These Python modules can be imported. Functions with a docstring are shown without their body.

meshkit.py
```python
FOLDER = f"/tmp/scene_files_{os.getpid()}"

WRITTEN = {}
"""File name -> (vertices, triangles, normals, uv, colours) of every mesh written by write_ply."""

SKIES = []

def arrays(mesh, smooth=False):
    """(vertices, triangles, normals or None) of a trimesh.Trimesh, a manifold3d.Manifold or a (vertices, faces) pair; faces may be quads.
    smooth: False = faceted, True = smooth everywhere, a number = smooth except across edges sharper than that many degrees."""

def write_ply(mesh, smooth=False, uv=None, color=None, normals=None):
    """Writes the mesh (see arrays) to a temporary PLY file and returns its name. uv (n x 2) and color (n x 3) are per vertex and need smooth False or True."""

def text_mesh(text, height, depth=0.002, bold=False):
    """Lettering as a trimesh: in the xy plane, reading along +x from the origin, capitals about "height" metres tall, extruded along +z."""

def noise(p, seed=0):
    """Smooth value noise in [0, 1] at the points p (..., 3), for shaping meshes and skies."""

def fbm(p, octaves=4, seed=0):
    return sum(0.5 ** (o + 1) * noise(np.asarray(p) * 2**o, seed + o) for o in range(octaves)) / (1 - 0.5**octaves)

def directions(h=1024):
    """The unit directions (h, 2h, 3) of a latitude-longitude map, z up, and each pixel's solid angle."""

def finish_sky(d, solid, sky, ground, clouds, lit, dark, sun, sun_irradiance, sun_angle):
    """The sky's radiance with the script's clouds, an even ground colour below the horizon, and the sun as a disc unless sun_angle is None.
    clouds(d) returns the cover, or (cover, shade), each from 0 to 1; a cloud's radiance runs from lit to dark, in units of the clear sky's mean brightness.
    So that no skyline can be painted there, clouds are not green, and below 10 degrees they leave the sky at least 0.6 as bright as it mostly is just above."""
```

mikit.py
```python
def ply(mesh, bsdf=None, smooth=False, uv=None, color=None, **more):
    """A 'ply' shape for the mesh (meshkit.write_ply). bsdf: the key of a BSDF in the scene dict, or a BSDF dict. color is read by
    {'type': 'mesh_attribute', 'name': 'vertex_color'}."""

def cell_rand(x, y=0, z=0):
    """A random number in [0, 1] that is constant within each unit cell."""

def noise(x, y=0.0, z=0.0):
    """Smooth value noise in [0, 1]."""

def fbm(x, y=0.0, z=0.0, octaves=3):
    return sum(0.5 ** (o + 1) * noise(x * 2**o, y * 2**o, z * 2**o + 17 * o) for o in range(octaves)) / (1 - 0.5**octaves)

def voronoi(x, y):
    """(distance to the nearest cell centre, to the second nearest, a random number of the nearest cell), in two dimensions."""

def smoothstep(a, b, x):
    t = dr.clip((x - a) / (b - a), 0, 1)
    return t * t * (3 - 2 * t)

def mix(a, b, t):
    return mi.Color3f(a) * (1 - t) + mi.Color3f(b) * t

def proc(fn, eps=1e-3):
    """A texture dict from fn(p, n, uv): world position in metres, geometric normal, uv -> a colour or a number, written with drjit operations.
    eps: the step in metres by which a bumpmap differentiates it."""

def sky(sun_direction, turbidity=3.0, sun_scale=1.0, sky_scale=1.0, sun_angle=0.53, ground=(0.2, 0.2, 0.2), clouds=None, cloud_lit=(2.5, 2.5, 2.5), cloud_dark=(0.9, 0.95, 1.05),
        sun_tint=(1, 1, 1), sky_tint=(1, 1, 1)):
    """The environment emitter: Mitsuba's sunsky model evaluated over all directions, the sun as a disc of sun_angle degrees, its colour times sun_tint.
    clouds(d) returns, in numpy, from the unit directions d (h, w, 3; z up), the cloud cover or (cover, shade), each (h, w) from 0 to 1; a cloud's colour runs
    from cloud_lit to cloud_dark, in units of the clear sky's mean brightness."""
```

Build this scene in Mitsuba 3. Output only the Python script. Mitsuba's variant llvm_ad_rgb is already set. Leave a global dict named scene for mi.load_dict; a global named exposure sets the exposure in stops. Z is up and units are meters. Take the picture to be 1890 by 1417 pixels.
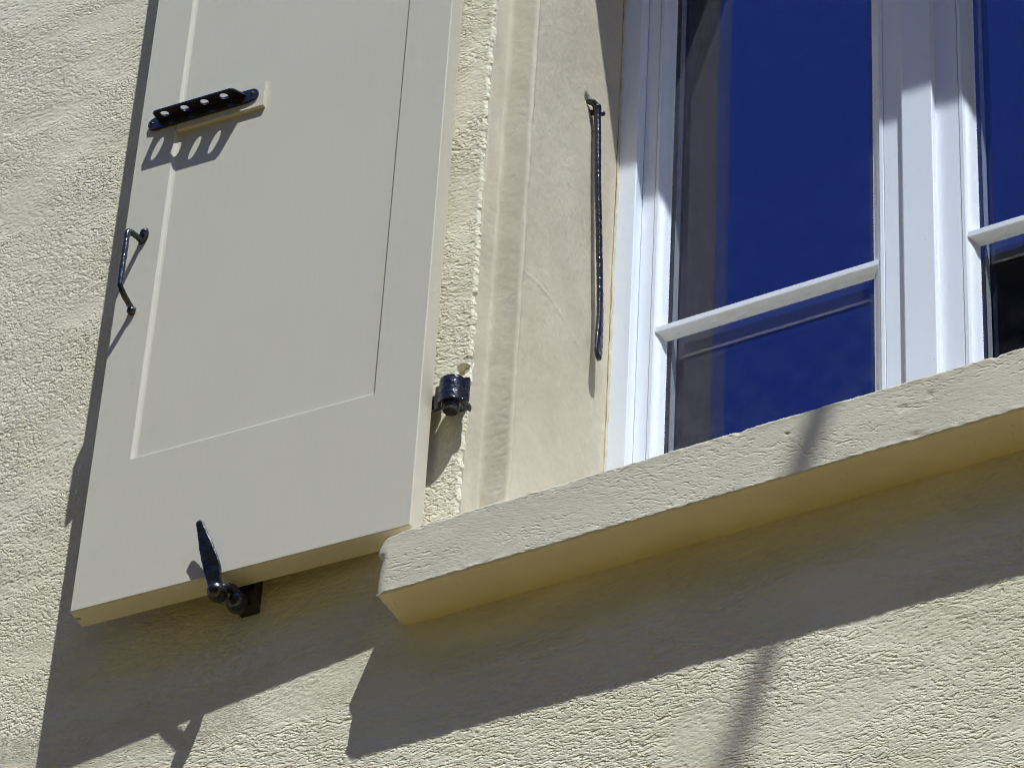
import math
import numpy as np
import trimesh, manifold3d as m3
import mitsuba as mi, drjit as dr
import mikit, meshkit
from mikit import proc, noise, fbm, smoothstep, mix
from shapely.geometry import Polygon, Point, box as sbox

T = mi.ScalarTransform4f
scene, labels = {}, {}

# ------------------------------------------------------------------ camera, sky, exposure
CAM = [2.1572, -3.8792, 1.5628]
scene['camera'] = {'type': 'perspective', 'fov': 12.870, 'fov_axis': 'x', 'near_clip': 0.05, 'far_clip': 600.0,
                   'to_world': T().look_at(origin=CAM, target=[0, 0, 5.6], up=[0.27152, -0.61739, 0.73831])}
SUN = np.array([1.0, -1.0, 2.9]); SUN /= np.linalg.norm(SUN)
scene['sky'] = mikit.sky(SUN.tolist(), turbidity=3.0, sky_scale=0.65, sun_tint=(0.78, 1.02, 1.42), sky_tint=(0.73, 1.00, 1.90))
exposure = 2.1

# ------------------------------------------------------------------ materials
def rgb(*c): return {'type': 'rgb', 'value': list(c)}
def two(b): return {'type': 'twosided', 'bsdf': b}
def bump(b, fn, scale, eps=6e-4):
    return {'type': 'bumpmap', 'texture': proc(fn, eps), 'scale': scale, 'bsdf': b}

def col_render(p, n, uv):
    a = fbm(p.x * 9, p.y * 9, p.z * 9, 3); b = noise(p.x * 260, p.y * 260, p.z * 260)
    c = mix((.755, .68, .48), (.815, .735, .53), smoothstep(.3, .7, a))
    return c * (0.95 + 0.08 * b)
def h_render(p, n, uv):
    w = 2.2 * noise(p.x * 95, p.y * 95, p.z * 95 + 9); v = 2.2 * noise(p.x * 95 + 31, p.y * 95, p.z * 95)
    low = smoothstep(0.0, 0.12, 5.24 - p.z)                         # below the sill the render was dragged sideways
    k = 0.22 + 0.85 * smoothstep(.30, .54, fbm(p.x * 7, 3.0, p.z * 11, 3))
    k = k * (1.0 - 0.72 * low * smoothstep(1.0, .35, dr.sqrt(dr.square((p.x - .47) / .17) + dr.square((p.z - 4.90 - .15 * (p.x - .47)) / .07)) + 0.5 * (noise(p.x * 22, 0, p.z * 40) - 0.5)))
    fx = 330 - 130 * low; fz = 390 + 60 * low
    pit = smoothstep(.58, .86, noise(p.x * fx + w, p.y * 300, p.z * fz + v + .25 * p.x * fx))
    pit2 = smoothstep(.62, .90, noise(p.x * fx * .62 + v + 50, p.y * 300, p.z * fz * .62 + w))
    grit = fbm(p.x * 430 + w, p.y * 430, p.z * 520 + v, 2)
    return k * (1.0 - 0.8 * pit - 0.9 * pit2 + 0.55 * grit)
scene['m_render'] = two(bump({'type': 'diffuse', 'reflectance': proc(col_render)}, h_render, 0.0011))

def col_smooth(p, n, uv):
    a = fbm(p.x * 14, p.y * 14, p.z * 7, 3); b = fbm(p.x * 120, p.y * 120, p.z * 120, 2)
    c = mix((.60, .525, .375), (.66, .58, .42), smoothstep(.3, .7, a))
    s = smoothstep(.84, .90, noise(p.x * 330 + 7, p.y * 330, p.z * 330))
    ledge = smoothstep(.052, .030, p.y) * smoothstep(.30, .62, fbm(p.x * 30, p.y * 30, p.z * 9 + 4, 4))
    return c * (0.95 + 0.09 * b) * (1 - 0.10 * s) * mix((1, 1, 1), (.92, .92, .94), ledge)
def h_smooth(p, n, uv): return fbm(p.x * 200, p.y * 200, p.z * 130, 3)
scene['m_smooth'] = two(bump({'type': 'diffuse', 'reflectance': proc(col_smooth)}, h_smooth, 0.00045))

def col_sill(p, n, uv):
    a = fbm(p.x * 11, p.y * 20, p.z * 20, 3); s = smoothstep(.86, .92, noise(p.x * 170, p.y * 260, p.z * 260))
    return mix((.64, .57, .41), (.70, .625, .46), smoothstep(.3, .7, a)) * (1 - 0.12 * s)
def h_sill(p, n, uv):
    w = 2.0 * noise(p.x * 80, p.y * 110, p.z * 110 + 3); v = 2.0 * noise(p.x * 80 + 9, p.y * 110, p.z * 110)
    pit = smoothstep(.60, .88, noise(p.x * 260 + w, p.y * 420, p.z * 420 + v))
    k = 0.25 + 0.75 * smoothstep(.35, .6, fbm(p.x * 12, 1.0, p.z * 26, 2))
    return -k * pit + 0.45 * fbm(p.x * 330 + v, p.y * 600, p.z * 600 + w, 2)
scene['m_sill'] = two(bump({'type': 'diffuse', 'reflectance': proc(col_sill)}, h_sill, 0.0007))

def col_shut(p, n, uv):
    a = fbm(p.x * 6, p.y * 6, p.z * 4, 4); g = fbm(p.x * 420, p.y * 420, p.z * 14, 2)
    s = smoothstep(.955, .975, noise(p.x * 240, p.y * 240, p.z * 240))
    return mix((.555, .50, .38), (.60, .543, .415), a) * (0.98 + 0.03 * g) * (1 - 0.12 * s)
def h_shut(p, n, uv):
    return fbm(p.x * 420, p.y * 420, p.z * 60, 2) + 3.0 * smoothstep(.95, .985, noise(p.x * 230, p.y * 230, p.z * 230))
scene['m_shutter'] = two(bump({'type': 'principled', 'base_color': proc(col_shut), 'roughness': 0.65, 'specular': 0.2}, h_shut, 0.00008))

def col_pvc(p, n, uv):
    s = smoothstep(.955, .975, noise(p.x * 210, p.y * 210, p.z * 210 + 5)); a = fbm(p.x * 12, p.y * 12, p.z * 5, 3)
    return mix((.78, .80, .83), (.74, .76, .79), a) * (1 - 0.5 * s)
scene['m_pvc'] = two({'type': 'principled', 'base_color': proc(col_pvc), 'roughness': 0.38, 'specular': 0.45})

def col_iron(p, n, uv):
    r = smoothstep(.74, .80, noise(p.x * 170, p.y * 170, p.z * 170))
    return mix((.008, .008, .011), (.05, .03, .02), r * 0.5)
def h_iron(p, n, uv): return fbm(p.x * 240, p.y * 240, p.z * 240, 2)
scene['m_iron'] = two(bump({'type': 'principled', 'base_color': proc(col_iron), 'roughness': 0.23, 'specular': 0.55, 'clearcoat': 0.6, 'clearcoat_gloss': 0.92}, h_iron, 0.0010))
scene['m_spacer'] = two({'type': 'principled', 'base_color': rgb(.42, .45, .47), 'roughness': 0.5, 'specular': 0.4})
scene['m_seal'] = two({'type': 'principled', 'base_color': rgb(.012, .012, .014), 'roughness': 0.5})
scene['m_room'] = two({'type': 'diffuse', 'reflectance': rgb(.05, .045, .04)})
def w_dirt(p, n, uv):
    zz = p.z - 5.735; xl = p.x - .0555; xr = .3775 - p.x
    low = dr.exp(-dr.maximum(zz, 0) * 9.0); side = dr.exp(-dr.maximum(xl, 0) * 22.0) + 0.5 * dr.exp(-dr.maximum(dr.abs(xr), 0) * 40.0)
    a = fbm(p.x * 38, 3.0, p.z * 26, 4)
    sp = smoothstep(.93, .99, noise(p.x * 420, 1.0, p.z * 420))
    return 0.0025 + (0.012 * low + 0.050 * side * (0.25 + 0.75 * low)) * smoothstep(.30, .70, a) + 0.05 * sp * (0.08 + 0.5 * low + 0.4 * side)
scene['m_dust'] = {'type': 'diffuse', 'reflectance': rgb(.6, .58, .55)}
scene['m_glass'] = {'type': 'blendbsdf', 'weight': proc(w_dirt),
                    'a': {'type': 'thindielectric', 'int_ior': 1.5, 'specular_reflectance': rgb(.56, .59, .98)},
                    'b': {'type': 'twosided', 'bsdf': {'type': 'diffuse', 'reflectance': rgb(.6, .58, .55)}}}
scene['m_glass_clean'] = {'type': 'thindielectric', 'int_ior': 1.5, 'specular_reflectance': rgb(.56, .59, .98)}
def col_street(p, n, uv): return mix((.215, .155, .04), (.29, .21, .06), fbm(p.x * 1.3, p.y * 1.3, 0, 4))
scene['m_street'] = two({'type': 'diffuse', 'reflectance': proc(col_street)})
scene['m_opp'] = two({'type': 'diffuse', 'reflectance': rgb(.36, .29, .11)})
scene['m_soot'] = two({'type': 'diffuse', 'reflectance': rgb(.06, .045, .04)})
scene['m_tile'] = two({'type': 'diffuse', 'reflectance': rgb(.25, .12, .07)})
scene['m_cable'] = two({'type': 'principled', 'base_color': rgb(.03, .03, .03), 'roughness': 0.5})

# ------------------------------------------------------------------ helpers
def add(key, mesh, mat, smooth=30, **kw):
    k, i = key, 0
    while k in scene:
        i += 1; k = f'{key}_{i:03d}'
    scene[k] = mikit.ply(mesh, mat, smooth=smooth, **kw)
    return k
def lab(key, label, cat=None, group=None, kind=None):
    d = {'label': label}
    if cat: d['category'] = cat
    if group: d['group'] = group
    if kind: d['kind'] = kind
    labels[key] = d
def mtx(R=None, t=(0, 0, 0)):
    M = np.eye(4)
    if R is not None: M[:3, :3] = R
    M[:3, 3] = t
    return M
def grid_faces(nr, nc, wrap=False):
    r, c = np.meshgrid(np.arange(nr - 1), np.arange(nc if wrap else nc - 1), indexing='ij')
    c2 = (c + 1) % nc
    a, b, d, e = r * nc + c, r * nc + c2, (r + 1) * nc + c2, (r + 1) * nc + c
    return np.stack([a, b, d, e], -1).reshape(-1, 4)
def quad_tri(f): return np.vstack([f[:, [0, 1, 2]], f[:, [0, 2, 3]]])
def box(x0, x1, y0, y1, z0, z1, ch=0.0):
    """box with chamfered edges"""
    if ch <= 0:
        return trimesh.creation.box(extents=(x1 - x0, y1 - y0, z1 - z0), transform=mtx(t=((x0 + x1) / 2, (y0 + y1) / 2, (z0 + z1) / 2)))
    P = []
    for x, sx in ((x0, 1), (x1, -1)):
        for y, sy in ((y0, 1), (y1, -1)):
            for z, sz in ((z0, 1), (z1, -1)):
                P += [(x, y + sy * ch, z + sz * ch), (x + sx * ch, y, z + sz * ch), (x + sx * ch, y + sy * ch, z)]
    return trimesh.convex.convex_hull(np.array(P))
def prism(pts, axis, a0, a1):
    """extrude a polygon along an axis: 'z': pts=(x,y); 'x': pts=(y,z); 'y': pts=(x,z)"""
    poly = Polygon(pts) if not isinstance(pts, Polygon) else pts
    m = trimesh.creation.extrude_polygon(poly, a1 - a0, engine='earcut')
    v = m.vertices.copy(); v[:, 2] += a0
    if axis == 'x': v = v[:, [2, 0, 1]]
    elif axis == 'y': v = np.stack([v[:, 0], v[:, 2], v[:, 1]], 1)
    m = trimesh.Trimesh(v, m.faces, process=True)
    m.fix_normals()
    return m
def catmull(P, n):
    P = np.asarray(P, float); Q = np.vstack([2 * P[0] - P[1], P, 2 * P[-1] - P[-2]])
    out = []
    for i in range(1, len(Q) - 2):
        t = np.linspace(0, 1, n, endpoint=False)[:, None]
        a, b, c, d = Q[i - 1], Q[i], Q[i + 1], Q[i + 2]
        out.append(.5 * (2 * b + (c - a) * t + (2 * a - 5 * b + 4 * c - d) * t**2 + (3 * b - a - 3 * c + d) * t**3))
    return np.vstack(out + [P[-1:]])
def tube(path, radii, seg=20, rough=0.0, seed=0, flat=None):
    path = np.asarray(path, float); n = len(path); radii = np.broadcast_to(np.asarray(radii, float), n)
    tan = np.gradient(path, axis=0); tan /= np.linalg.norm(tan, axis=1, keepdims=True)
    u = np.cross(tan[0], [0.3, 0.9, 0.2]); u /= np.linalg.norm(u)
    V = []
    for i in range(n):
        u = u - tan[i] * (u @ tan[i]); u /= np.linalg.norm(u); w = np.cross(tan[i], u)
        a = np.linspace(0, 2 * np.pi, seg, endpoint=False)[:, None]
        V.append(path[i] + radii[i] * (np.cos(a) * u + np.sin(a) * w))
    V = np.array(V)
    if rough:
        d = meshkit.fbm(V.reshape(-1, 3) * 160, 3, seed).reshape(n, seg, 1) - .5
        V = V + (V - path[:, None]) / np.maximum(radii, 1e-6)[:, None, None] * d * rough
    V = np.vstack([V.reshape(-1, 3), path[:1], path[-1:]])
    F = list(quad_tri(grid_faces(n, seg, True)))
    for k in range(seg):
        F.append([n * seg, (k + 1) % seg, k]); F.append([n * seg + 1, (n - 1) * seg + k, (n - 1) * seg + (k + 1) % seg])
    m = trimesh.Trimesh(V, np.array(F), process=False); m.fix_normals(); return m
def hull_chain(pts, rad, res=0.0016, smooth_it=8, seg=20, rough=0.0, seed=0):
    """blended body: hulls of consecutive spheres, refined and smoothed"""
    S = [m3.Manifold.sphere(r, seg).translate(list(map(float, p))) for p, r in zip(pts, rad)]
    B = S[0]
    for a, b in zip(S[:-1], S[1:]): B = B + m3.Manifold.batch_hull([a, b])
    B = B.refine_to_length(res).to_mesh()
    m = trimesh.Trimesh(B.vert_properties[:, :3], B.tri_verts, process=True)
    trimesh.smoothing.filter_taubin(m, iterations=smooth_it)
    if rough:
        m.vertices = m.vertices + m.vertex_normals * ((meshkit.fbm(m.vertices * 170, 3, seed) - .5) * rough)[:, None]
    return m
def to_tm(M):
    q = M.to_mesh(); return trimesh.Trimesh(q.vert_properties[:, :3], q.tri_verts, process=True)
def to_m3(t): return m3.Manifold(m3.Mesh(np.asarray(t.vertices, np.float32), np.asarray(t.faces, np.uint32)))
def cat(*ms): return trimesh.util.concatenate(ms)

# ------------------------------------------------------------------ the setting: street and house wall
ZS0, ZS1 = 5.230, 5.330            # sill underside and top
XA = -0.066                        # left arris of the opening
XM = 0.4527                        # middle of the opening
ZL = 7.193                         # lintel
XB = 2 * XM - XA                   # right arris
REB, YW = 0.039, 0.3104            # depth of the shutter rebate, front of the window frame

add('street', ([[-60, -60, 0], [60, -60, 0], [60, 60, 0], [-60, 60, 0]], [[0, 1, 2], [0, 2, 3]]), 'm_street', False)
lab('street', 'pale street paving below the house', kind='structure')

def rough_height(x, z):
    """relief of the crumbly render, metres, outwards"""
    P = np.stack([x, np.zeros_like(x), z], -1)
    w = (meshkit.noise(P * 90, 3) - .5) * .003
    x2, z2 = x + w, z + w
    low = meshkit.fbm(np.stack([x * 7, x * 0 + 3, z * 11], -1), 3, 5)
    k = .45 + .60 * np.clip((low - .30) / .26, 0, 1)                     # trowelled patches are smoother
    below = np.clip((5.2 - z) / .08, 0, 1)
    a = meshkit.fbm(np.stack([x2 * 230, x * 0, z2 * 310], -1), 3, 11)
    b = meshkit.fbm(np.stack([x2 * 190, x * 0 + 9, z2 * 340], -1), 3, 23)
    c = meshkit.noise(np.stack([x2 * 260, x * 0 + 5, z2 * 330], -1), 41)
    s = lambda q, lo, hi: (lambda t: t * t * (3 - 2 * t))(np.clip((q - lo) / (hi - lo), 0, 1))
    crumb = s(a, .30, .62) * (1 - .45 * below) + .55 * below * s(b, .32, .60)
    h = .0006 * k * (crumb - .75) + .0003 * (.3 + .7 * k) * (c - .5)
    h = h - .0100 * np.exp(-(((x + .0765) / .0075) ** 2 + ((z - 5.6545) / .0085) ** 2) ** 2) - .004 * np.exp(-(((x + .068) / .006) ** 2 + ((z - 5.667) / .007) ** 2))
    h = h + .0006 * (meshkit.fbm(np.stack([x * 3.1, x * 0 + 1, z * 3.7], -1), 2, 7) - .5)
    return h

def wall_patch(x0, x1, z0, z1, st, fade, right_edge=False):
    nx, nz = int(round((x1 - x0) / st)) + 1, int(round((z1 - z0) / st)) + 1
    X, Z = np.meshgrid(np.linspace(x0, x1, nx), np.linspace(z0, z1, nz))
    h = rough_height(X, Z)
    f = np.ones_like(X)
    if fade[0]: f *= np.clip((X - x0) / .03, 0, 1)
    if fade[1]: f *= np.clip((x1 - X) / .03, 0, 1)
    if fade[2]: f *= np.clip((Z - z0) / .03, 0, 1)
    if fade[3]: f *= np.clip((z1 - Z) / .03, 0, 1)
    h = h * f
    if right_edge:                     # crumbled end of the render at the arris
        d = np.clip((X - (x1 - .016)) / .016, 0, 1)
        e = (meshkit.fbm(np.stack([Z[:, :1] * 60, Z[:, :1] * 0, Z[:, :1] * 0], -1), 4, 77) - .5) * .006 + (meshkit.noise(np.stack([Z[:, :1] * 190, Z[:, :1] * 0 + 4, Z[:, :1] * 0], -1), 78) - .5) * .0020 + .0016 * np.sin(Z[:, :1] * 9)
        X = X + d * e - .001
        h = h - .0060 * np.clip((d - .70) / .30, 0, 1) ** 2.0 * (.8 + .4 * meshkit.noise(np.stack([X * 120, X * 0, Z * 170], -1), 79))
    V = np.stack([X, -h, Z], -1).reshape(-1, 3)
    return V, quad_tri(grid_faces(nz, nx)), nx, nz

ST = 0.0017
parts = [wall_patch(-1.06, -.60, 4.55, 6.95, ST, (1, 0, 1, 1)),
         wall_patch(-.60, XA, 4.55, 5.40, ST, (0, 0, 1, 0)),
         wall_patch(-.16, XA, 5.40, 6.90, ST, (0, 0, 0, 0), True),
         wall_patch(XA, 1.00, 4.55, 5.26, ST, (0, 1, 1, 0))]
VV, FF, off = [], [], 0
for V, F, *_ in parts:
    VV.append(V); FF.append(F + off); off += len(V)
add('house_wall__rough_render', trimesh.Trimesh(np.vstack(VV), np.vstack(FF), process=False), 'm_render', True)

def flat(rects):
    V, F = [], []
    for x0, x1, z0, z1 in rects:
        n = len(V); V += [(x0, 0, z0), (x1, 0, z0), (x1, 0, z1), (x0, 0, z1)]; F += [(n, n + 1, n + 2), (n, n + 2, n + 3)]
    return np.array(V, float), np.array(F)
rects = [(-5, -1.06, 0, 9), (-1.06, 1.0, 0, 4.55), (1.0, 6, 0, ZS0 + .03), (XB, 6, ZS0 + .03, 9), (-1.06, -.60, 6.95, 9), (-.60, XA, 6.90, 9), (XA, XB, ZL, 9), (-.60, -.16, 5.40, 6.90)]
add('house_wall__render_field', flat(rects), 'm_render', False)
# top of the house wall: a plain coping so that it is not a bare edge
add('house_wall__coping', box(-5, 6, -.16, .34, 9.002, 9.12, .01), 'm_sill')
lab('house_wall', 'cream rendered house wall with crumbly roughcast round the window', 'wall')

# jamb: shutter rebate, front ledge, splayed reveal
def jamb(side):
    prof = [(XA - .010, .0060), (XA - .0005, .0052), (XA + .0040, REB - .0015), (XA + .0055, REB), (-.0215, REB), (-.0185, REB + .0022), (-.0190, YW), (-.0190, YW + .03)]
    P = np.array(prof); d = np.r_[0, np.cumsum(np.linalg.norm(np.diff(P, axis=0), axis=1))]
    s = np.linspace(0, d[-1], 190); X = np.interp(s, d, P[:, 0]); Y = np.interp(s, d, P[:, 1])
    nz = 720; Z = np.linspace(5.26, ZL, nz)
    t = np.stack([np.gradient(X), np.gradient(Y)], 1)
    k = np.ones(5) / 5
    t = np.stack([np.convolve(np.pad(t[:, i], 2, mode='edge'), k, 'valid') for i in (0, 1)], 1); t /= np.linalg.norm(t, axis=1, keepdims=True)
    N = np.stack([t[:, 1], -t[:, 0]], 1)                                   # outwards (+x / -y)
    SS, ZZ = np.meshgrid(s, Z); o = 50 * (side < 0)
    q = lambda a, b, c, sd: meshkit.fbm(np.stack([SS * a + o, SS * 0 + c, ZZ * b], -1), 3, sd) - .5
    h = .0022 * q(14, 4, 0, 3) + .0008 * q(55, 35, 1, 8) + .0004 * q(230, 200, 2, 13)
    s0, s1, s2 = d[3], d[5], d[1]
    edge_n = meshkit.fbm(np.stack([ZZ * 16 + o, SS * 0, SS * 0], -1), 3, 31)
    h += .0016 * np.exp(-((SS - s1 - .0015 - .004 * (edge_n - .5)) / .0028) ** 2) * np.clip((edge_n - .32) / .2, .1, 1)   # lip along the reveal
    h += .0012 * np.exp(-((SS - s0) / .003) ** 2) * np.clip((edge_n - .3) / .3, 0, 1)
    low = np.clip((5.75 - ZZ) / .2, 0, 1)                                  # patched, crumbling foot of the ledge
    on = np.exp(-((SS - s1 + .012) / .014) ** 2)
    h += low * on * .0013 * (meshkit.fbm(np.stack([SS * 90 + o, SS * 0 + 4, ZZ * 260], -1), 3, 19) - .5)
    if side > 0:
        yy = np.interp(SS, d, P[:, 1])
        zl = 5.853 + .02 * np.sin((yy - .04) * 17)
        h += .0005 * np.exp(-((ZZ - zl) / .0018) ** 2) * ((yy > .043) & (yy < .215))        # trowel mark
        h -= .0050 * np.exp(-(((yy - .2075) / .0070) ** 2 + ((ZZ - 6.343) / .0085) ** 2))       # hole of the staple
    VX = X[None, :] + N[None, :, 0] * h; VY = Y[None, :] + N[None, :, 1] * h
    if side < 0: VX = 2 * XM - VX
    m = trimesh.Trimesh(np.stack([VX, VY, ZZ], -1).reshape(-1, 3), quad_tri(grid_faces(nz, len(s))), process=False)
    return m
add('house_wall__reveal', jamb(1), 'm_smooth', True); lab('house_wall__reveal', 'smooth cream plaster reveal with a stepped edge')
add('house_wall__reveal_001', jamb(-1), 'm_smooth', True)
add('house_wall__lintel_soffit', (np.array([(XA, 0, ZL), (XB, 0, ZL), (XB, REB, ZL), (XA, REB, ZL), (XA, REB, ZL + .04), (XB, REB, ZL + .04),
                                           (XB, REB, ZL), (XA, REB, ZL), (XB, .36, ZL), (XA, .36, ZL)], float), np.array([(0, 3, 2, 1), (7, 9, 8, 6)])), 'm_smooth', False)

zc_ = np.arange(ZS1, ZL, .006)
cp_ = np.stack([-.0172 + .0016 * (meshkit.fbm(np.stack([zc_ * 45, zc_ * 0, zc_ * 0], -1), 3, 5) - .5) * 2, YW - .0008 + 0 * zc_, zc_], 1)
add('house_wall__caulk_line', tube(cp_, .0021 + .0014 * (meshkit.fbm(np.stack([zc_ * 80, zc_ * 0 + 3, zc_ * 0], -1), 3, 6) - .5), 10, .0012, 2), 'm_smooth', True)

# sill: one rounded slab with a chipped left end
def sill():
    x0, x1, y0, y1 = -.1405, 2 * XM + .1405, -.069, YW + .02
    r, prof = .004, []
    def arc(cy, cz, a0, a1, n=7):
        for a in np.linspace(a0, a1, n): prof.append((cy + r * np.cos(a), cz + r * np.sin(a)))
    prof += [(y, ZS1) for y in np.linspace(y1, y0 + r, 40)[:-1]]
    arc(y0 + r, ZS1 - r, np.pi / 2, np.pi)
    prof += [(y0, z) for z in np.linspace(ZS1 - r, ZS0 + r, 52)[1:-1]]
    arc(y0 + r, ZS0 + r, np.pi, 1.5 * np.pi)
    prof += [(y, ZS0) for y in np.linspace(y0 + r, .03, 40)[1:]]
    P = np.array(prof); ns = len(P)
    t = np.gradient(P, axis=0); t /= np.linalg.norm(t, axis=1, keepdims=True); N = np.stack([-t[:, 1], t[:, 0]], 1) * -1
    if N[45 + 20, 0] > 0: N = -N
    xs = np.r_[x0 + np.array([0, .0006, .0015, .003, .005, .0075, .010]), np.arange(x0 + .0125, x1, .0025), [x1]]
    X, S = np.meshgrid(xs, np.arange(ns), indexing='ij')
    Y, Z = P[S, 0], P[S, 1]
    q = lambda a, b, sd: meshkit.fbm(np.stack([X * a, Y * b, Z * b], -1), 3, sd) - .5
    front = np.clip((-.060 - Y) / .006, 0, 1)
    h = .0012 * q(4, 6, 3) + (.0003 * q(60, 220, 9) + .0003 * q(160, 420, 12)) * front + .0001 * q(60, 60, 15)
    corner = np.exp(-((Z - ZS0) / .006) ** 2) * np.exp(-((Y - y0) / .006) ** 2) + np.exp(-((Z - ZS1) / .006) ** 2) * np.exp(-((Y - y0) / .006) ** 2)
    h += corner * (.0022 * q(60, 60, 21) + .0022 * q(170, 170, 22) + .0003)
    for cx_, cz_, rr, dp in ((.365, 5.327, .0035, .0028), (.62, 5.298, .005, .0014), (.585, 5.288, .006, .0012), (.43, 5.301, .0022, .0020), (.707, 5.3285, .0035, .0026), (.60, 5.237, .007, .0014)):
        h -= dp * np.exp(-(((X - cx_) / (rr * 1.5)) ** 2 + ((Z - cz_) / rr) ** 2) * (1.6 + 2.4 * q(260, 260, 61))) * front
    dx = np.clip((x0 + .016 - X) / .016, 0, 1)
    h -= .006 * dx ** 2.5                                                     # worn end
    top_slope = -.007 * np.clip((x0 + .07 - X) / .07, 0, 1) ** 1.5 * np.clip((Z - 5.29) / .04, 0, 1)
    endn = (meshkit.fbm(np.stack([S * .09, S * 0., S * 0.], -1), 3, 44) - .5) * .012 * np.clip((x0 + .02 - X) / .02, 0, 1)
    V = np.stack([X + endn, Y + N[S, 0] * h, Z + N[S, 1] * h + top_slope], -1).reshape(-1, 3)
    F = quad_tri(grid_faces(len(xs), ns))
    cap = [[0, k + 1, k] for k in range(1, ns - 1)]
    b = (len(xs) - 1) * ns
    cap += [[b, b + k, b + k + 1] for k in range(1, ns - 1)]
    m = trimesh.Trimesh(V, np.vstack([F, cap]), process=False)
    return m
add('window_sill', sill(), 'm_sill', 50)
lab('window_sill', 'thick beige painted masonry sill with a chipped left end, projecting under the window', 'window sill')

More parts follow.
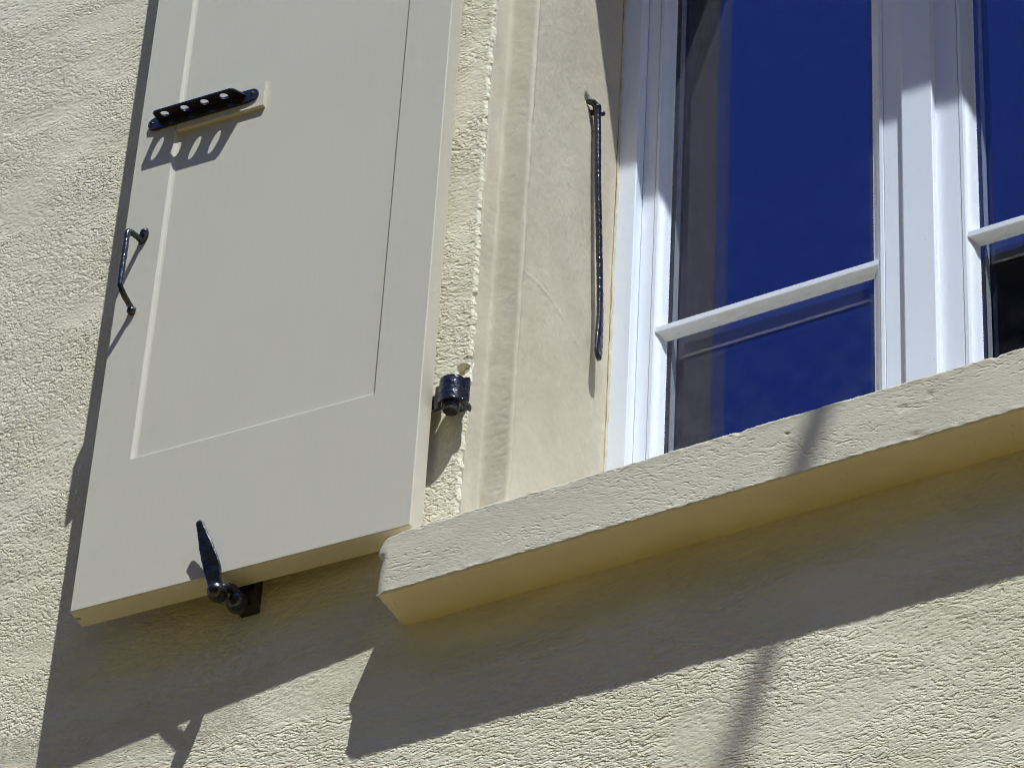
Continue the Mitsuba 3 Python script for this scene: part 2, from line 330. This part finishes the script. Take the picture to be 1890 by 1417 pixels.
# ------------------------------------------------------------------ the house across the street: closes the street, shades its far half
O = 'opposite_house'
lab(O, 'tall cream house on the far side of the street, behind the camera', 'house')
oy = -8.4
add(O + '__wall', box(-14, 14, oy - 9, oy, 0, 12.4), 'm_opp')
add(O + '__roof', prism([(oy + .45, 12.40), (oy - 4.5, 14.15), (oy - 9.5, 12.40), (oy - 9.5, 12.25), (oy + .45, 12.25)], 'x', -14.4, 14.4), 'm_tile')
ch_ = add(O + '__chimney', box(-3.02, -1.95, oy - 1.1, oy - .5, 12.3, 15.36, .02), 'm_soot')
add(O + '__chimney__cap', box(-3.06, -1.91, oy - 1.14, oy - .46, 15.362, 15.44, .01), 'm_soot')
lab(O + '__chimney', 'tall dark chimney stack')
for wx in (-10, -6, -2, 2, 6, 10):
    for wz in (1.2, 4.6, 8.2):
        add(O + '__window', box(wx - .45, wx + .45, oy - .02, oy + .004, wz, wz + 1.5), 'm_seal')
        add(O + '__shutter', box(wx - .95, wx - .47, oy + .006, oy + .04, wz, wz + 1.5, .003), 'm_shutter')
        add(O + '__shutter', box(wx + .47, wx + .95, oy + .006, oy + .04, wz, wz + 1.5, .003), 'm_shutter')

# ------------------------------------------------------------------ the window
W = 'casement_window'
lab(W, 'white two-leaf casement window set deep in the wall opening', 'window')
WM, YF = .4738, .2684              # the window is modelled about its own middle and set into the wall by WT
WD = np.array([-.0211, .0420, .0429]); WT = T().translate(WD.tolist())
XL, XR, XJ = .0000, 2 * WM, .0345
YS = YF + .021; YG = YS + .012
Z0, Z1 = ZS1 + .012 - WD[2], ZL + .03 - WD[2]
# outer frame: posts, head and bottom rail, each with its own chamfer
def framebar(x0, x1, y0, y1, z0, z1): return box(x0, x1, y0, y1, z0, z1, .0015)
add(W + '__frame', framebar(XL, XJ, YF, YS + .04, Z0, Z1), 'm_pvc')
add(W + '__frame', framebar(2 * WM - XJ, XR, YF, YS + .04, Z0, Z1), 'm_pvc')
add(W + '__frame', framebar(XJ, 2 * WM - XJ, YF, YS + .04, Z1 - .05, Z1), 'm_pvc')
add(W + '__frame', framebar(XJ, 2 * WM - XJ, YF, YS + .04, Z0, Z0 + .035), 'm_pvc')
# cover strip on the meeting stiles
add(W + '__cover_strip', prism([(.4500, YS + .001), (.4500, YS - .0118), (.4515, YS - .013), (.4962, YS - .013), (.4977, YS - .0118), (.4977, YS + .001)], 'z', Z0 + .036, Z1 - .051), 'm_pvc')

def sash(x0, x1, bl, br, key):
    """leaf between x0 and x1; bl, br: outer edges of its left and right glazing bead"""
    zb, zt = Z0 + .037, Z1 - .052
    gb, gt = zb + .066, zt - .066                       # outer edges of the bottom and top beads
    def bar(pts, ax, a0, a1, part): return add(f'{W}__{key}__{part}', prism(pts, ax, a0, a1), 'm_pvc')
    y2 = YS + .045
    bar([(x0, y2), (x0, YS + .001), (x0 + .001, YS), (bl, YS), (bl, y2)], 'z', zb, zt, 'stile')
    bar([(br, y2), (br, YS), (x1 - .001, YS), (x1, YS + .001), (x1, y2)], 'z', zb, zt, 'stile')
    bar([(YS, zb), (y2, zb), (y2, gb), (YS, gb)], 'x', bl, br, 'rail')
    bar([(YS, gt), (y2, gt), (y2, zt), (YS, zt)], 'x', bl, br, 'rail')
    bw = .0215
    prof = [(0, .0), (.0008, -.0016), (.0058, -.0020), (.0066, -.0012), (.0085, .0008), (.0100, .0018), (.0112, .0026), (.0150, .0056), (.0175, .0090), (.0195, .0112), (bw, .0118), (bw, .030), (0, .030)]   # (inwards, depth)
    L = [(bl + .0006 + a, YS + b) for a, b in prof]; Rr = [(br - .0006 - a, YS + b) for a, b in prof][::-1]
    bar(L, 'z', gb, gt, 'bead'); bar(Rr, 'z', gb, gt, 'bead')
    bar([(YS + b, gb + a) for a, b in prof], 'x', bl + bw * .9, br - bw * .9, 'bead')
    bar([(YS + b, gt - a) for a, b in prof][::-1], 'x', bl + bw * .9, br - bw * .9, 'bead')
    gl, gr = bl + bw, br - bw
    pane = lambda y: ([(gl - .010, y, gb), (gr + .010, y, gb), (gr + .010, y, gt), (gl - .010, y, gt)], [(0, 1, 2), (0, 2, 3)])
    add(f'{W}__{key}__pane', pane(YG), 'm_glass', False)
    add(f'{W}__{key}__pane', pane(YG + .0235), 'm_glass_clean', False)
    for a, b in ((gl - .009, gl + .0062), (gr - .0062, gr + .009)):
        add(f'{W}__{key}__spacer', box(a, b, YG + .0045, YG + .0195, gb, gt), 'm_spacer')
        add(f'{W}__{key}__sealant', box(a, b - .0006 if a < gl else b, YG + .0010, YG + .0042, gb, gt), 'm_seal')
    # glazing bar: flat nose between two coves
    zc = 5.9210; hw = .0170
    cove = [(YG - .0005, zc - hw), (YG - .0016, zc - hw), (YG - .0030, zc - .0148), (YG - .0050, zc - .0118), (YG - .0080, zc - .0088), (YG - .0105, zc - .0066), (YG - .0118, zc - .0052), (YG - .0135, zc - .0046)]
    up = [(y, 2 * zc - z) for y, z in cove][::-1]
    gbar = prism(cove + up, 'x', gl - .0165, gr + .0165)
    v = gbar.vertices.copy()                              # mitred ends, coped over the bead
    dep = np.clip((v[:, 1] - (YG - .0135)) / .013, 0, 1)
    v[:, 0] += np.where(v[:, 0] < WM - .25 if x0 < .2 else v[:, 0] < .6, 1, -1) * (.0045 + .012 * dep)
    gbar.vertices = v
    add(f'{W}__{key}__glazing_bar', gbar, 'm_pvc')
    add(f'{W}__{key}__inner_bar', box(gl + .0064, gr - .0064, YG + .0245, YG + .0300, 5.8942, 5.938), 'm_seal')
    add(f'{W}__{key}__bar_lip', box(gl + .0064, gr - .0064, YG + .0255, YG + .0300, 5.8930, 5.8940), 'm_pvc')
    return f'{W}__{key}'
lab(W + '__cover_strip', 'flat white cover strip where the two leaves meet')
k = sash(XJ + .0005, .462, .0553, .4177, 'leaf'); lab(k, 'left leaf of the window, almost whole in view')
k = sash(.4632, 2 * WM - XJ - .0005, .5327, .8923, 'leaf_001'); lab(k, 'right leaf of the window, cut by the picture edge')
# dark room behind
V = np.array([(-1.6, YS + .062, 4.3), (2.6, YS + .062, 4.3), (2.6, 4, 4.3), (-1.6, 4, 4.3), (-1.6, YS + .062, 7.2), (2.6, YS + .062, 7.2), (2.6, 4, 7.2), (-1.6, 4, 7.2)])
F = [(0, 1, 2, 3), (4, 7, 6, 5), (3, 2, 6, 7), (0, 3, 7, 4), (1, 5, 6, 2)]
for k in [k for k in scene if k.startswith(W)]: scene[k]['to_world'] = WT
add('room', (V + WD, np.array(F)), 'm_room', False)
lab('room', 'dark room behind the window glass', kind='structure')
fw = []
for x0, x1, z0, z1 in ((-1.6, XL, 4.3, 7.2), (XR, 2.6, 4.3, 7.2), (XL, XR, 4.3, Z0), (XL, XR, Z1, 7.2)):
    fw.append(box(x0, x1, YS + .040, YS + .062, z0, z1))
add('house_wall__inner_lining', cat(*fw), 'm_room', False); scene['house_wall__inner_lining']['to_world'] = WT

# ------------------------------------------------------------------ the shutter, in its own frame: u along, w out of the wall, v up
DL = math.radians(2.65)
SH = T() @ T(np.array([[math.cos(DL), -math.sin(DL), 0, -.606], [math.sin(DL), math.cos(DL), 0, -.073], [0, 0, 1, 5.3535], [0, 0, 0, 1]], float))
S = 'shutter'
lab(S, 'beige painted wooden shutter folded open against the wall, with black ironwork', 'shutter')
SW, SHT, TH, BV, RC = .4975, 1.830, .035, .0068, .0055
stl, str_, rail_b = .0612, .429, .2495
def sadd(part, mesh, mat, smooth=30):
    k = add(f'{S}__{part}', mesh, mat, smooth); scene[k]['to_world'] = SH; return k
def shutter_frame():
    body = to_m3(box(0, SW, 0, TH, 0, SHT, .0012))
    vt = SHT - .12
    gv = lambda g: {-.0006: -.0006, .0017: .0034, .0036: .0050}.get(g, BV)
    fr_ = lambda y0, g0, y1, g1: m3.Manifold.hull_points(np.array([(u, y, v) for y, g in ((y0, g0), (y1, g1)) for u in (stl + g, str_ - .0006 - g * .12) for v in (rail_b + gv(g), vt - gv(g))], float))
    cut = fr_(-.001, -.0006, .0028, .0017) + fr_(.0027, .0017, .0044, .0036) + fr_(.0043, .0036, RC, BV)
    thr = to_m3(box(stl + BV, str_ - .0018, RC - .0001, TH + .1, rail_b + BV, vt - BV))
    groove = to_m3(prism([(-.01, .0105), (.0075, .0150), (.0075, .0185), (-.01, .0190)], 'z', -.1, SHT + .1))
    body = body - cut - thr - groove
    bx = lambda a, b, c, d: to_m3(box(a, b, -.01, TH + .01, c, d))
    g = .00001
    return (body ^ bx(-.01, stl - g, -.01, SHT + .01), body ^ bx(str_ + g, SW + .01, -.01, SHT + .01),
            body ^ bx(stl + g, str_ - g, -.01, SHT * .5), body ^ bx(stl + g, str_ - g, SHT * .5, SHT + .01))
fl, fr, fb, ft = shutter_frame()
# bevels of the stiles lie in the rails' pieces' corner zone, so widen the stile pieces by the bevel between the rails
sadd('stile', to_tm(fl), 'm_shutter', 20); sadd('stile', to_tm(fr), 'm_shutter', 20)
sadd('rail', to_tm(fb), 'm_shutter', 20); sadd('rail', to_tm(ft), 'm_shutter', 20)
sadd('panel', box(stl + BV - .002, str_ - .0005, RC - .00005, TH - .006, rail_b + BV - .001, SHT - .12 - BV + .001), 'm_shutter', False)

# stay bracket: packing block, strip, pierced flange
sadd('packing_block', box(.0630, .2045, -.0010, RC + .001, .8840, .9345, .0006), 'm_shutter')
def holed_flange():
    pl = Polygon([(.0335, 0), (.0365, .0240), (.0405, .0270), (.1635, .0270), (.1675, .0245), (.1770, .0)])
    for u in (.0515, .0836, .1160, .1477): pl = pl.difference(Point(0, 0).buffer(1, 28).__class__([(u + .0061 * math.cos(a), .0150 + .0074 * math.sin(a)) for a in np.linspace(0, 2 * math.pi, 40, endpoint=False)]))
    m = trimesh.creation.extrude_polygon(pl, .0028, engine='earcut'); v = m.vertices
    m = trimesh.Trimesh(np.stack([v[:, 0], -v[:, 1] - .0035, v[:, 2] + .9100 - v[:, 1] * .27], 1), m.faces); m.fix_normals(); return m
strip = Polygon([(.0285, .8965), (.180, .8965), (.1845, .8985)] + [(.1845 + .011 * math.sin(a), .9095 - .011 * math.cos(a)) for a in np.linspace(0.3, np.pi, 9)] + [(.0285, .9205)] + [(.0285 - .012 * math.sin(a), .9085 + .012 * math.cos(a)) for a in np.linspace(.2, np.pi - .1, 10)])
sadd('bracket_strip', hull := prism(strip, 'y', -.0048, -.0012), 'm_iron')
k = sadd('bracket_flange', holed_flange(), 'm_iron'); lab(k, 'black iron flange pierced with four round holes')
for u, v in ((.0225, .9085), (.1865, .9095)):
    sadd('screw', hull_chain([(u, -.0040, v), (u, -.0048, v)], [.0042, .0036], .0012, 3, 16), 'm_iron')

# pull handle
hp = catmull([(.0325, -.0020, .6710), (.0310, -.010, .6700), (.0296, -.025, .6660), (.0288, -.0325, .6630), (.0286, -.0358, .6575), (.0286, -.0364, .64), (.0286, -.0364, .60), (.0286, -.0362, .5600), (.0288, -.0345, .5535), (.0298, -.027, .5470), (.0314, -.014, .5405), (.0322, -.002, .5365)], 8)
sadd('pull_handle', tube(hp, .0043, 18, .0014, 5), 'm_iron', True)
lab(S + '__pull_handle', 'thin black iron pull handle near the left edge')
sadd('handle_foot', hull_chain([(.0315, -.002, .6705), (.0345, -.0045, .6765), (.0365, -.0050, .6830), (.0392, -.0042, .6880)], [.0050, .0060, .0062, .0030], .0012, 6, 18, .001, 3), 'm_iron', True)
sadd('handle_foot', hull_chain([(.0322, -.002, .5375), (.0318, -.0040, .5330), (.0345, -.0040, .5360)], [.0056, .0062, .0030], .0012, 6, 18, .001, 3), 'm_iron', True)

# hinges: knuckle round the pintle, strap running behind the shutter
def hinge(z, n):
    ax = -.0775
    a = np.linspace(0, np.pi, 22)
    out = [(-.1030, -.0225), (ax - .0205, -.0235)] + [(ax - .0175 * np.cos(q), -.0240 - .0145 * np.sin(q)) for q in a] + [(ax + .0205, -.0235), (-.0525, -.0225)]
    inn = [(-.0525, -.0185), (ax + .0175, -.0195)] + [(ax + .0140 * np.cos(q), -.0205 - .0155 * np.sin(q)) for q in a] + [(ax - .0175, -.0195), (-.1030, -.0185)]
    body = to_m3(prism(out + inn, 'z', z - .0205, z + .0205)).refine_to_length(.0025).to_mesh()
    m = trimesh.Trimesh(body.vert_properties[:, :3], body.tri_verts, process=True)
    m.vertices = m.vertices + ((meshkit.fbm(m.vertices * 110, 3, 6) - .5) * .0009)[:, None] * m.vertex_normals
    add(f'{S}__hinge__knuckle', m, 'm_iron', 50)
    add(f'{S}__hinge__strap', box(-.40, -.099, -.0105, -.0050, z - .002, z + .019, .001), 'm_iron')
    add(f'{S}__hinge__tongue', box(-.1035, -.0985, -.0225, -.0050, z - .002, z + .019, .001), 'm_iron')
    add(f'{S}__hinge__pin', tube([(ax, -.0215, q) for q in (z - .0310, z - .0295, z - .0230, z + .018, z + .0235, z + .0245)], [.0085, .0112, .0125, .0125, .0115, .0085], 24, .0015, 4), 'm_iron', 40)
    add(f'{S}__hinge__lug', hull_chain([(ax, -.0190, z - .010), (ax + .002, -.008, z - .008), (ax + .004, .006, z - .004)], [.0095, .0100, .0100], .002, 4), 'm_iron', True)
hinge(5.5925, 0)
lab(S + '__hinge', 'black iron hinge knuckle on its pintle at the edge of the opening')

# ------------------------------------------------------------------ shutter catch under the shutter
C = 'shutter_catch'
lab(C, 'black iron turning catch with a leaf-shaped paddle holding the foot of the shutter', 'catch')
add(C + '__wall_plate', box(-.3835, -.3555, -.0200, .004, 5.325, 5.378, .0012), 'm_iron')
add(C + '__barrel', hull_chain([(-.3755, -.026, 5.3290), (-.3700, -.034, 5.3230), (-.3690, -.037, 5.3220)], [.0150, .0135, .0120], .0016, 6, 24, .002, 2), 'm_iron', True)
add(C + '__link', hull_chain([(-.3690, -.036, 5.3300), (-.3720, -.0440, 5.3375), (-.3765, -.0540, 5.3350), (-.3805, -.062, 5.3260)], [.0075, .0068, .0066, .0075], .0014, 6, 20, .001, 8), 'm_iron', True)
add(C + '__knob', hull_chain([(-.3835, -.060, 5.3205), (-.3825, -.069, 5.3185)], [.0122, .0116], .0014, 5, 24, .0012, 9), 'm_iron', True)
def paddle():
    cl = catmull([(-.3835, -.0660, 5.3220), (-.3865, -.0690, 5.3400), (-.3900, -.0720, 5.3580), (-.3985, -.0775, 5.3900), (-.4050, -.0810, 5.4140), (-.4095, -.0835, 5.4310)], 12)
    hw = catmull([(.0090, 0, 0), (.0110, 0, 0), (.0128, 0, 0), (.0105, 0, 0), (.0070, 0, 0), (.0052, 0, 0)], 12)[:, 0]
    ax = cl[-1] - cl[0]; ax /= np.linalg.norm(ax); wv = np.cross(ax, [.10, 1, 0]); wv /= np.linalg.norm(wv); th = np.cross(wv, ax)
    V, seg = [], 28
    cl = np.vstack([cl, [cl[-1] + ax * .0026, cl[-1] + ax * .0042, cl[-1] + ax * .0050]]); hw = np.r_[hw, .0044, .0028, .0010]
    for c_, w in zip(cl, hw):
        for a in np.linspace(0, 2 * np.pi, seg, endpoint=False):
            ca, sa = np.cos(a), np.sin(a)
            V.append(c_ + wv * w * np.sign(ca) * abs(ca) ** .45 + th * min(.0030, w) * np.sign(sa) * abs(sa) ** .45)
    V = np.array(V); V += (meshkit.fbm(V * 120, 3, 5) - .5)[:, None] * .0012
    n = len(cl); F = list(quad_tri(grid_faces(n, seg, True)))
    V = np.vstack([V, cl[:1], cl[-1:]])
    for k in range(seg): F += [[n * seg, (k + 1) % seg, k], [n * seg + 1, (n - 1) * seg + k, (n - 1) * seg + (k + 1) % seg]]
    m = trimesh.Trimesh(V, np.array(F), process=False); m.fix_normals(); return m
add(C + '__paddle', paddle(), 'm_iron', 50)

# ------------------------------------------------------------------ iron rod hanging on the reveal
Rk = 'stay_rod'
lab(Rk, 'thin black iron rod hanging from a staple on the window reveal', 'rod')
def flat_bar(path, rx, ry, seg=22, rough=.0014, seed=3):
    path = np.asarray(path); V = []
    a = np.linspace(0, 2 * np.pi, seg, endpoint=False)
    for c_, x_, y_ in zip(path, rx, ry):
        V.append(np.stack([c_[0] + x_ * np.sign(np.cos(a)) * abs(np.cos(a)) ** .8, c_[1] + y_ * np.sign(np.sin(a)) * abs(np.sin(a)) ** .8, c_[2] + 0 * a], 1))
    V = np.array(V); n = len(path)
    d = (meshkit.fbm(V.reshape(-1, 3) * 170, 3, seed).reshape(n, seg, 1) - .5) * rough
    r = V - path[:, None]; V = V + r / np.maximum(np.linalg.norm(r, axis=2, keepdims=True), 1e-6) * d
    V = np.vstack([V.reshape(-1, 3), path[:1], path[-1:]]); F = list(quad_tri(grid_faces(n, seg, True)))
    for k in range(seg): F += [[n * seg, (k + 1) % seg, k], [n * seg + 1, (n - 1) * seg + k, (n - 1) * seg + (k + 1) % seg]]
    m = trimesh.Trimesh(V, np.array(F), process=False); m.fix_normals(); return m
rp = catmull([(-.0085, .2180, 6.3290), (-.0075, .2205, 6.3000), (-.0055, .2250, 6.20), (-.0040, .2320, 6.11), (-.0030, .2400, 6.02), (-.0025, .2450, 5.955), (-.0022, .2462, 5.90), (-.0020, .2455, 5.872), (-.0020, .2450, 5.850)], 30)
tt = np.linspace(0, 1, len(rp))
rx = np.interp(tt, [0, .04, .3, .75, .95, 1], [.0056, .0052, .0046, .0040, .0030, .0012])
ry = np.interp(tt, [0, .04, .3, .62, .80, .92, .97, 1], [.0056, .0052, .0048, .0062, .0094, .0096, .0070, .0014])
add(Rk + '__shank', flat_bar(rp, rx, ry), 'm_iron', True)
add(Rk + '__eye', hull_chain([(-.0080, .2190, 6.3230), (-.0070, .2170, 6.3310), (-.0110, .2110, 6.3370), (-.0170, .2080, 6.3390)], [.0056, .0060, .0050, .0042], .0014, 4, 20, .0016, 6), 'm_iron', True)
add(Rk + '__staple', hull_chain([(-.0190, .2180, 6.3270), (-.0070, .2240, 6.3240), (-.0030, .2265, 6.3255)], [.0040, .0044, .0040], .0014, 4, 18, .0012, 7), 'm_iron', True)

# ------------------------------------------------------------------ cable across the street, above the picture; it throws the soft shadow on sill and wall
qd = lambda P, t: np.array(P) + t * SUN
A0, A1 = qd((.472, -.069, 5.331), 4.3), qd((.3193, 0, 4.865), 6.4)
dv = (A1 - A0) / np.linalg.norm(A1 - A0)
n0 = A0 - dv * 1.3; n1 = A1 + dv * 9
ts = np.linspace(0, 1, 60)[:, None]
add('overhead_cable', tube(n0 + (n1 - n0) * ts, .0165, 12), 'm_cable', True)
lab('overhead_cable', 'dark cable strung above the picture, known by its soft shadow on the sill', 'cable')
